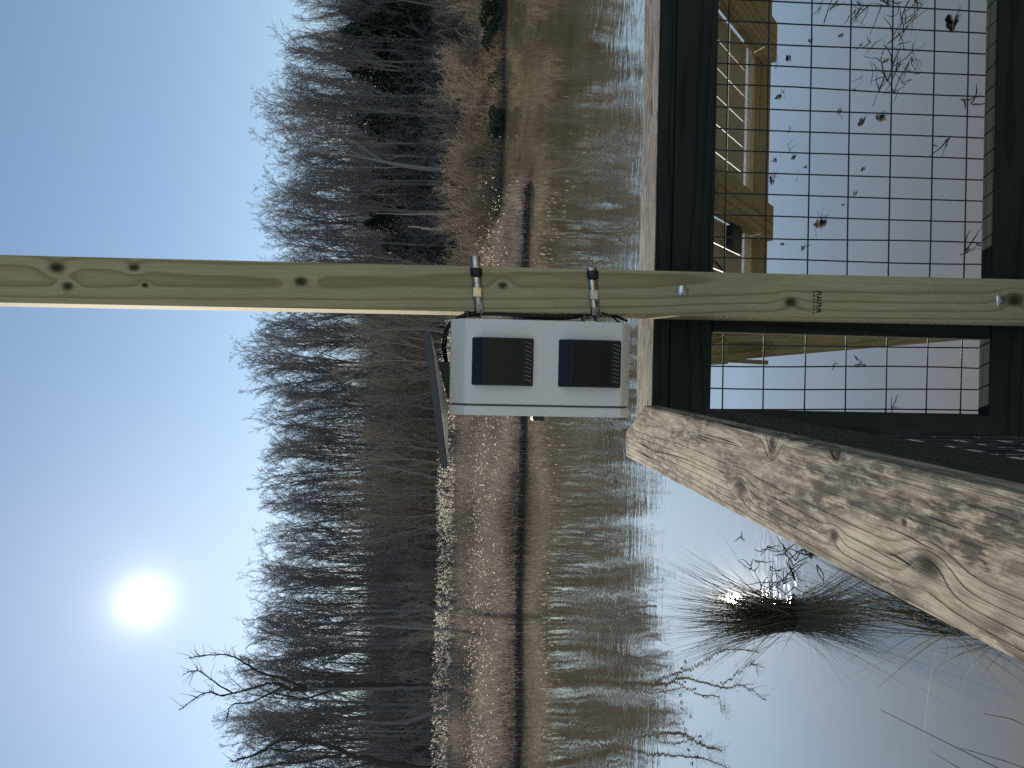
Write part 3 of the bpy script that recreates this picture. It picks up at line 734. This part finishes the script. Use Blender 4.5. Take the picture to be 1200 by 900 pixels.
limb_tree(tuple(T_(524, 380, 50)), [([T_(524, 388, 50), T_(470, 384, 50), T_(430, 388, 50), T_(400, 398, 50)], .14, .05)], 0, tl, 'bent greyish trunk just left of the new pole')

# brown sapling thickets in front of the wood
sap = [stems_proto('sapling_thicket', 'brush', h_, n_, 1.6, M_brown, M_brown, 'dense thicket of thin brown leafless saplings at the wood edge', 'thicket', 'brown sapling thickets') for h_, n_ in ((9.0, 12), (8.0, 13), (6.5, 11))]
k = 0
for x in np.linspace(-62, 62, 60):
    a = x / 95
    dens = 1.0 if -.18 < a < .14 else (.75 if a < -.1 else .5)
    s_ = 1.05 if -.18 < a < .13 else (.62 if a <= -.1 else .45)
    if g.random() < dens:
        place(sap[k % 3], x + g.uniform(-.6, .6), 95 + g.uniform(-5, 6), g.random() * 6.28, 1.66 * s_ * g.uniform(.85, 1.12)); k += 1
# grey understorey brush between the trunks
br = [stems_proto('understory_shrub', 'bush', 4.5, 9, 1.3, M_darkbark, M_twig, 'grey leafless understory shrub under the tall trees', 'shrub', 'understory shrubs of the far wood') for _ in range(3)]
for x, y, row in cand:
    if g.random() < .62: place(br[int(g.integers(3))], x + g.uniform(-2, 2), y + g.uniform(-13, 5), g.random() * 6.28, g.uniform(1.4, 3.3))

# leafy clumps: many small leaf faces inside an uneven volume
def leaf_cloud(n, rad, size, hollow=.3, flat=1.0, lobes=9):
    cs = np.stack([g.normal(size=lobes) * .42, g.normal(size=lobes) * .42, g.uniform(-.55, .75, lobes)], 1); lr = g.uniform(.28, .55, lobes)
    pick = g.integers(lobes, size=n); d = g.normal(size=(n, 3)); d /= np.linalg.norm(d, axis=1)[:, None]
    P = cs[pick] + d * (lr[pick] * g.uniform(hollow, 1, n) ** .5)[:, None]
    P *= np.array(rad); P[:, 2] *= flat
    a = g.normal(size=(n, 3)); a /= np.linalg.norm(a, axis=1)[:, None]; b = np.cross(a, g.normal(size=(n, 3))); b /= np.linalg.norm(b, axis=1)[:, None]
    sz = size * g.uniform(.6, 1.4, n)[:, None]
    V = np.stack([P - a * sz, P + b * sz * .45, P + a * sz, P - b * sz * .45], 1).reshape(-1, 3)
    return V, np.arange(n * 4).reshape(-1, 4)
def leafmat(name, c1, c2):
    m = NT(name); v = m.obj(); nz = m.noise(v, 2.2, 4, .7).outputs[0]
    m.set(Base_Color=m.ramp(nz, [(.3, c1), (.7, c2)]), Roughness=.55); m.b.inputs['Specular IOR Level'].default_value = .3; return m.m
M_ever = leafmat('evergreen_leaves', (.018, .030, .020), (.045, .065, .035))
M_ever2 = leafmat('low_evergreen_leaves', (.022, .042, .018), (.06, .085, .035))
def ever_proto(name, rad, n, size, label, cat, group, mat, trunk=.12):
    e = empty(name, (0, 0, 0), label, cat, group); V, Q = leaf_cloud(n, rad, size); V[:, 2] += rad[2] * .95; V[:, 2] = np.maximum(V[:, 2], .03)
    np_obj('foliage' if cat == 'shrub' else 'crown', V, Q, mat, e)
    t = TB(); t.add([np.array([0, 0, -.2]), np.array([.05, .03, rad[2] * .8]), np.array([.1, 0, rad[2] * 1.6])], [trunk, trunk * .8, trunk * .3], 5); t.obj('trunk' if cat == 'tree' else 'stem', M_darkbark, e)
    return e
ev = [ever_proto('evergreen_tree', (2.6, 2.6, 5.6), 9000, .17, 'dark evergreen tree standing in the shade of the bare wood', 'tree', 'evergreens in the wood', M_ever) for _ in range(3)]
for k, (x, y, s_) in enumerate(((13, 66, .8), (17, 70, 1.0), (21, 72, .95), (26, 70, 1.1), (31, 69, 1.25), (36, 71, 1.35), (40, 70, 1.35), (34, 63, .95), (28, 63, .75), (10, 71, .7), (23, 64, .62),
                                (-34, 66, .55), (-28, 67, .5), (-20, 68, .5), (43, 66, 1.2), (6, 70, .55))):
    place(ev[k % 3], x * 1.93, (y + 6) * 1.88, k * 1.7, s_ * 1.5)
lb = [ever_proto('evergreen_shrub', (1.0, .8, .55), 2600, .07, 'low dark green shrub at the waterline of the far bank', 'shrub', None, M_ever2, .04) for _ in range(2)]
labs = ['largest low dark green shrub mirrored at the far waterline', 'small dark green shrub on the far bank, next to the largest', 'dark green shrub mid way along the far bank', 'round dark green shrub towards the edge of view on the far bank', 'outermost dark green shrub of the far bank', 'tiny green shrub near the marsh on the far bank']
for k, (px, py, s_) in enumerate(((590, 148, 1.0), (592, 180, .6), (588, 88, .65), (586, 40, 1.0), (585, 12, 1.1), (594, 205, .4))):
    p = atz(px, py, .05); y_ = min(p.y, 43.0)
    place(lb[k % 2], p.x * y_ / p.y + 0, y_ + .3, k * 2.1, s_ * 1.05, labs[k], 'evergreen shrubs on the far bank', dz=.0)
M_bush = bark('tan_bush_twigs', (.32, .24, .17), (.50, .39, .28))
# twiggy shrubs and dry grass along the far bank
bk = [stems_proto('bank_shrub', 'bush', 2.6, 12, .9, M_bush, M_bush, 'brown twiggy leafless shrub on the far bank', 'shrub', 'brown shrubs on the far bank') for _ in range(2)]
for k in range(34):
    x = 8 + 19 * g.random() ** .9 if k < 26 else g.uniform(3, 12); y = 44 + g.uniform(0, 6)
    place(bk[k % 2], x, y, g.random() * 6.28, g.uniform(.6, 1.25))
lg = limb_tree(tuple(aty(572, 118, 44.5)), [([aty(590, 104, 44), aty(578, 113, 44.3), aty(570, 120, 44.6), aty(560, 123, 45)], .10, .05)], 0, M_darkbark, 'dark fallen trunk leaning on the far bank', 'fallen_trunk')
lg['category'] = 'log'

# ------------------------------------------------------------------ marsh stuff
def strands(n, base, hgt, width, lean, bend=.35, seg=2):
    """n thin bent strips; base (n,3), hgt (n,)"""
    a = g.random(n) * 6.283; ln = np.abs(g.normal(size=n)) * lean; D = np.stack([np.cos(a) * ln, np.sin(a) * ln, np.ones(n)], 1); D /= np.linalg.norm(D, axis=1)[:, None]
    b = g.random(n) * 6.283; Wd = np.stack([np.cos(b), np.sin(b), np.zeros(n)], 1) * (width * g.uniform(.6, 1.4, n))[:, None]
    B = np.stack([np.cos(a), np.sin(a), -np.ones(n) * .3], 1) * (bend * g.random(n))[:, None]
    L = []
    for i in range(seg + 1):
        t = i / seg; c = base + (D * t + B * t * t) * hgt[:, None]; w = Wd * (1 - .85 * t); L += [c - w, c + w]
    V = np.stack(L, 1).reshape(-1, 3); k = 2 * (seg + 1); I = np.arange(n)[:, None] * k
    Q = np.stack([np.stack([I[:, 0] + 2 * i, I[:, 0] + 2 * i + 1, I[:, 0] + 2 * i + 3, I[:, 0] + 2 * i + 2], 1) for i in range(seg)], 1).reshape(-1, 4)
    return V, Q, base + (D + B) * hgt[:, None]
def reedmat(name, stops, rough=.8, trans=0):
    m = NT(name); P = m.geo(); nz = m.noise(P, 1.7, 5, .75).outputs[0]; n2 = m.noise(m.mapv(P, (.25, .25, .1)), 1.0, 3).outputs[0]
    col = m.ramp(m.math('ADD', m.math('MULTIPLY', nz, .6), m.math('MULTIPLY', n2, .4)), stops)
    m.set(Base_Color=col, Roughness=rough); m.b.inputs['Specular IOR Level'].default_value = .25
    if trans:
        tr_ = m.n('ShaderNodeBsdfTranslucent', {'Color': col}); mx = m.n('ShaderNodeMixShader', {0: trans, 1: m.b.outputs[0], 2: tr_.outputs[0]}); m.L.new(mx.outputs[0], m.out.inputs['Surface'])
    return m.m
M_reed = reedmat('dead_marsh_stems', [(.35, (.07, .059, .055)), (.5, (.205, .170, .145)), (.65, (.43, .36, .30))], .85, .45)
M_fluff = reedmat('pale_seed_fluff', [(.3, (.78, .70, .57)), (.7, (.90, .84, .72))], .9, .6)
M_grass = reedmat('dry_bank_grass', [(.35, (.25, .18, .11)), (.65, (.46, .355, .235))], .8, .5)
n = 90000
x = g.uniform(-36, 10.5, n); y0 = shore(x); t = g.random(n) ** 1.5; y = y0 + .1 + t * (58 - y0)
ok = (np.abs(x) < y * .60 + 1) & (x - .10 * (y - 26) < 7.6); x, y = x[ok], y[ok]; z = height(x, y)
ok = z > -.15; x, y, z = x[ok], y[ok], z[ok]
hh = g.uniform(.55, 1.25, len(x)) * (1 + .35 * np.sin(x * .9) * np.sin(y * .5)) + .012 * (y - 25); 
hh *= np.where(x > 4.5, .55, 1)
V, Q, tips = strands(len(x), np.stack([x, y, z - .05], 1), hh, .010, .22, .45)
tag(np_obj('marsh_reeds', V, Q, M_reed), kind='stuff')
# taller seeding stalks along the back of the marsh, each topped with pale fluff
n = 6500; x = np.concatenate([g.uniform(-36, 4.0, n), g.uniform(2, 8, 220)]); y = np.concatenate([g.uniform(47, 61, n), g.uniform(46, 56, 220)])
keep = (np.sin(x * 1.7) + np.sin(x * .63 + 1) + g.normal(size=len(x)) * .9) > -.5; x, y = x[keep], y[keep]; z = height(x, y)
hh = g.uniform(1.55, 2.75, len(x)) * (1 - .18 * ss(0, 6, x)); V, Q, tips = strands(len(x), np.stack([x, y, z - .05], 1), hh, .009, .12, .15)
tag(np_obj('seeding_stalks', V, Q, M_reed), kind='stuff')
sel = tips[g.random(len(tips)) < .7]
n2 = 2600; x2 = g.uniform(-24, 7.5, n2); t2 = g.random(n2) ** 1.3; y2 = shore(x2) + .5 + t2 * 22; z2 = height(x2, y2) + g.uniform(.5, 1.45, n2)
ok = x2 - .10 * (y2 - 26) < 7.4
sel2 = np.stack([x2, y2, z2], 1)[ok]
allp = np.concatenate([np.repeat(sel, 6, 0) + g.normal(size=(len(sel) * 6, 3)) * np.array([.045, .045, .07]), np.repeat(sel2, 3, 0) + g.normal(size=(len(sel2) * 3, 3)) * .022])
szz = np.concatenate([np.full(len(sel) * 6, .034), np.full(len(sel2) * 3, .024)])
def quads(P, s):
    n_ = len(P); a = g.normal(size=(n_, 3)); a /= np.linalg.norm(a, axis=1)[:, None]; b = np.cross(a, g.normal(size=(n_, 3))); b /= np.linalg.norm(b, axis=1)[:, None]
    s = (s * g.uniform(.6, 1.3, n_))[:, None]; return np.stack([P - a * s, P + b * s * .6, P + a * s, P - b * s * .6], 1).reshape(-1, 3), np.arange(n_ * 4).reshape(-1, 4)
V, Q = quads(allp, szz); tag(np_obj('seed_fluff', V, Q, M_fluff), kind='stuff')
# the depth of the wood, past the trees one can tell apart: a mass of thin trunks and brush on the hillside
n = 42000; y = 150 + 115 * g.random(n) ** .8; x = g.uniform(-1, 1, n) * (y * .60 + 3); z = height(x, y)
hh = np.where(g.random(n) < .25, g.uniform(10, 24, n), g.uniform(3, 10, n)) * (1 + .25 * np.sin(x * .3) * np.sin(y * .21))
V, Q, _ = strands(n, np.stack([x, y, z - .1], 1), hh, .06, .14, .12, 3)
tag(np_obj('far_wood', V, Q, M_twig), kind='stuff')
# bank grass
n = 26000; x = g.uniform(6, 30, n); y = g.uniform(41, 48.5, n); z = height(x, y); ok = (z > -.02) & ((np.sin(x * 1.3) + np.sin(y * 2.1 + x * .4) + g.normal(size=n)) > 0); x, y, z = x[ok], y[ok], z[ok]
V, Q, _ = strands(len(x), np.stack([x, y, z - .03], 1), g.uniform(.4, 1.2, len(x)), .014, .4, .5); tag(np_obj('dry_bank_grass', V, Q, M_grass), kind='stuff')

# ------------------------------------------------------------------ sedge tussocks in the pond
M_sedge = reedmat('sedge_blades', [(.35, (.032, .030, .018)), (.5, (.065, .058, .032)), (.65, (.13, .11, .07))], .5, .15)
M_tan = reedmat('dry_sedge_blades', [(.35, (.22, .18, .11)), (.65, (.36, .30, .20))], .6, .25)
def blades(n, rad, lmin, lmax, w, spread, droop, az=None, seg=6, azw=3.14):
    a = g.random(n) * 6.283 if az is None else az + g.uniform(-azw, azw, n); rr = rad * np.sqrt(g.random(n))
    b0 = g.random(n) * 6.283; base = np.stack([np.cos(b0) * rr, np.sin(b0) * rr, g.uniform(-.05, .06, n)], 1)
    ln = g.uniform(lmin, lmax, n); sp_ = np.abs(g.normal(size=n)) * spread; D = np.stack([np.cos(a) * sp_, np.sin(a) * sp_, np.ones(n)], 1); D /= np.linalg.norm(D, axis=1)[:, None]
    dr = droop * g.random(n); c = g.random(n) * 6.283; Wd = np.stack([np.cos(c), np.sin(c), np.zeros(n)], 1) * (w * g.uniform(.6, 1.3, n))[:, None]
    Ls = []
    for i in range(seg + 1):
        t = i / seg; cpt = base + D * (ln * t)[:, None] + np.stack([np.cos(a) * .55, np.sin(a) * .55, -np.ones(n)], 1) * (dr * ln * t * t * .55)[:, None]
        wd = Wd * (1 - .92 * t ** 2); Ls += [cpt - wd, cpt + wd]
    V = np.stack(Ls, 1).reshape(-1, 3); k = 2 * (seg + 1); I = np.arange(n) * k
    Q = np.stack([np.stack([I + 2 * i, I + 2 * i + 1, I + 2 * i + 3, I + 2 * i + 2], 1) for i in range(seg)], 1).reshape(-1, 4); return V, Q
def tussock(px, py, sets, label, dry=None):
    p = atz(px, py, 0); e = empty('sedge_tussock', (p.x, p.y, 0), label, 'grass clump', 'sedge tussocks in the pond')
    Vs = []; Qs = []; k = 0
    for st_ in sets:
        V, Q = blades(**st_); Vs.append(V); Qs.append(Q + k); k += len(V)
    np_obj('blades', np.concatenate(Vs), np.concatenate(Qs), M_sedge, e)
    if dry:
        V, Q = blades(**dry); np_obj('dry_blades', V, Q, M_tan, e)
    return e
tussock(925, 722, [dict(n=620, rad=.12, lmin=.55, lmax=1.12, w=.0022, spread=.31, droop=.42), dict(n=70, rad=.11, lmin=.2, lmax=.55, w=.0026, spread=.5, droop=.6)],
        'dark sedge tussock where the sun glints on the pond', dict(n=60, rad=.15, lmin=.4, lmax=.9, w=.0022, spread=.5, droop=.9))
tussock(1112, 728, [dict(n=120, rad=.08, lmin=.5, lmax=1.0, w=.0024, spread=.5, droop=.3, az=.35, azw=1.0)], 'olive sedge tussock half hidden by the weathered rail cap',
        dict(n=45, rad=.10, lmin=.35, lmax=.8, w=.0022, spread=.7, droop=1.0))
tussock(1176, 752, [dict(n=22, rad=.04, lmin=.2, lmax=.5, w=.002, spread=.4, droop=.5)], 'sparse small sprout of sedge closest to the rail', dict(n=16, rad=.04, lmin=.2, lmax=.45, w=.0018, spread=.8, droop=1.0))
p = atz(1290, 960, 0); e = empty('sedge_tussock', (p.x, p.y, 0), 'few long dark arching blades reaching in from outside the view', 'grass clump', 'sedge tussocks in the pond'); tb = TB()
for (a_, b_) in (((1032, 832), (1165, 898)), ((1153, 836), (1200, 850)), ((1124, 876), (1200, 900)), ((1090, 880), (1135, 905))):
    q0 = aty(*a_, 2.9); q1 = aty(*b_, 2.75); q2 = Vector((p.x, p.y, -.02)); pts = curve_pts([q0, q1, q1.lerp(q2, .5), q2], 6)
    tb.add([np.array(v - p) for v in pts], [.0012 + .0022 * i / (len(pts) - 1) for i in range(len(pts))], 4)
tb.obj('blades', M_sedge, e)

# ------------------------------------------------------------------ things afloat: leaves, twigs
M_leaf = simple('dead_brown_leaf', (.028, .02, .016), .9, .5, 30, 0., 'obj', .1)
M_stick = simple('wet_dark_twig', (.025, .02, .017), .8, .4, 40, 0., 'obj', .1)
def leaf_mesh(px, py, size, label, rz=None, group='dead leaves afloat behind the wire mesh'):
    p = atz(px, py, 0); n_ = 7; V = []; F = []; cu = g.uniform(.15, .5); r_ = g.uniform(0, 6.28) if rz is None else rz
    for i in range(n_):
        t = i / (n_ - 1); w = math.sin(math.pi * min(1, t * 1.05) ** .8) * .24 * (1 + .25 * math.sin(i * 2.4)); zc = cu * (t - .5) ** 2 * 1.2
        for j, s_ in enumerate((-1, -.5, 0, .5, 1)):
            V.append(Vector(((t - .5), s_ * w, .02 + zc + abs(s_) * w * g.uniform(.1, .55))) * size)
    for i in range(n_ - 1):
        for j in range(4): F.append((i * 5 + j, i * 5 + j + 1, i * 5 + j + 6, i * 5 + j + 5))
    o = mesh_obj('floating_leaf', V, F, M_leaf, None, (p.x, p.y, .003), True); o.rotation_euler = (g.uniform(-.25, .25), g.uniform(-.2, .2), r_); return tag(o, label, 'leaf', group)
def twig(px, py, length, label, n=3, group='twigs afloat behind the wire mesh', rz=None, rise=.08, r=.003):
    p = atz(px, py, 0); tb = TB(); a0 = g.uniform(0, 6.28) if rz is None else rz
    for k in range(n):
        a = a0 + (0 if k == 0 else g.uniform(-1.3, 1.3)); L_ = length * (1 if k == 0 else g.uniform(.3, .8)); q = np.array([math.cos(a0), math.sin(a0), 0]) * (0 if k == 0 else g.uniform(-.35, .35) * length)
        if k == 0: q = q - np.array([math.cos(a), math.sin(a), 0]) * length * .5
        pts = [q + np.array([0, 0, -.006])]; d = np.array([math.cos(a), math.sin(a), g.uniform(0, rise * 2)])
        for i in range(5): d = d + g.normal(size=3) * .24; d[2] -= .06; pts.append(pts[-1] + unit(d) * L_ / 5)
        for v_ in pts: v_[2] = max(v_[2], -.004)
        tb.add(pts, [r, r * .95, r * .85, r * .75, r * .6, r * .35], 5)
    o = tb.obj('floating_twig', M_stick); o.location = (p.x, p.y, .003); return tag(o, label, 'twig', group)
leaf_mesh(960, 262, .13, 'curled reddish dead leaf afloat behind the mesh, near the pole'); leaf_mesh(1116, 28, .11, 'dark boat shaped dead leaf afloat near the bottom rail')
leaf_mesh(1010, 142, .075, 'small folded dead leaf afloat beside a twig behind the mesh'); leaf_mesh(1032, 138, .09, 'crumpled dead leaf afloat next to a folded leaf')
for (px, py, s_) in ((950, 48, .07), (924, 68, .10), (912, 114, .10), (984, 130, .06), (930, 184, .08), (908, 188, .07), (944, 196, .05), (905, 212, .11), (1002, 227, .05), (916, 286, .06), (1008, 53, .04), (1038, 72, .05), (985, 42, .06), (1012, 198, .05), (941, 290, .07), (988, 240, .035)):
    leaf_mesh(px, py, s_ * .8, 'small dark dead leaf afloat on the pond behind the wire mesh')
for (px, py, L_, n_, r_) in ((1050, 60, .34, 4, .004), (1040, 95, .26, 4, .003), (1062, 98, .24, 5, .003), (1028, 78, .22, 4, .003), (975, 6, .26, 5, .005), (1040, 6, .30, 6, .004), (1070, 10, .26, 4, .004), (925, 170, .12, 3, .002), (905, 205, .14, 5, .002), (925, 152, .10, 3, .002), (1004, 102, .16, 3, .002), (946, 290, .16, 4, .002), (910, 75, .14, 4, .0025), (1022, 50, .20, 5, .003), (1055, 35, .26, 5, .0035), (1068, 74, .22, 4, .003), (1030, 108, .18, 4, .003), (1048, 88, .20, 6, .003), (918, 110, .12, 4, .0022), (985, 135, .10, 3, .002), (960, 262, .20, 6, .0025), (962, 5, .16, 4, .003), (1010, 8, .24, 6, .0035), (905, 190, .10, 3, .002), (935, 205, .08, 3, .002)):
    twig(px, py, L_, 'tangle of thin dark twigs afloat behind the wire mesh', n_, r=r_)
twig(1138, 122, .18, 'forked twig with white specks afloat beside the bottom rail', 4, r=.005); twig(1168, 15, .16, 'knobbly pale twig afloat at the bottom rail in the corner', 5, r=.006)
twig(1103, 168, .14, 'single bent twig afloat in open water behind the mesh', 2, r=.004); twig(1138, 290, .16, 'crossed twigs afloat near the pole and bottom rail', 3, r=.004)
twig(1010, 425, .12, 'small dark twig afloat behind the narrow mesh panel', 4, r=.004); twig(978, 428, .08, 'hooked dark twig afloat behind the narrow mesh panel', 4, r=.004); twig(1048, 475, .10, 'thin twig afloat low in the narrow mesh panel', 3, r=.003)
for k, (px, py, L_, n_) in enumerate(((868, 628, .10, 3), (876, 700, .30, 2), (880, 664, .18, 3), (893, 665, .30, 1), (890, 688, .34, 6), (905, 690, .30, 6), (912, 676, .30, 5), (925, 660, .34, 6), (938, 645, .36, 7), (930, 690, .30, 5), (902, 640, .22, 3), (950, 655, .30, 6))):
    twig(px, py, L_, 'dark twigs sticking out of the glittering water beside the tussock', n_, 'twigs in the glitter', rise=.6, r=.0045)
for k in range(16):
    px = 790 + 22 * g.random() + k * 1.0; py = 775 + k * 8
    leaf_mesh(px, py, .06, 'dark leaf scrap floating in the ripples left of the tussock', None, 'leaf scraps in the ripples')
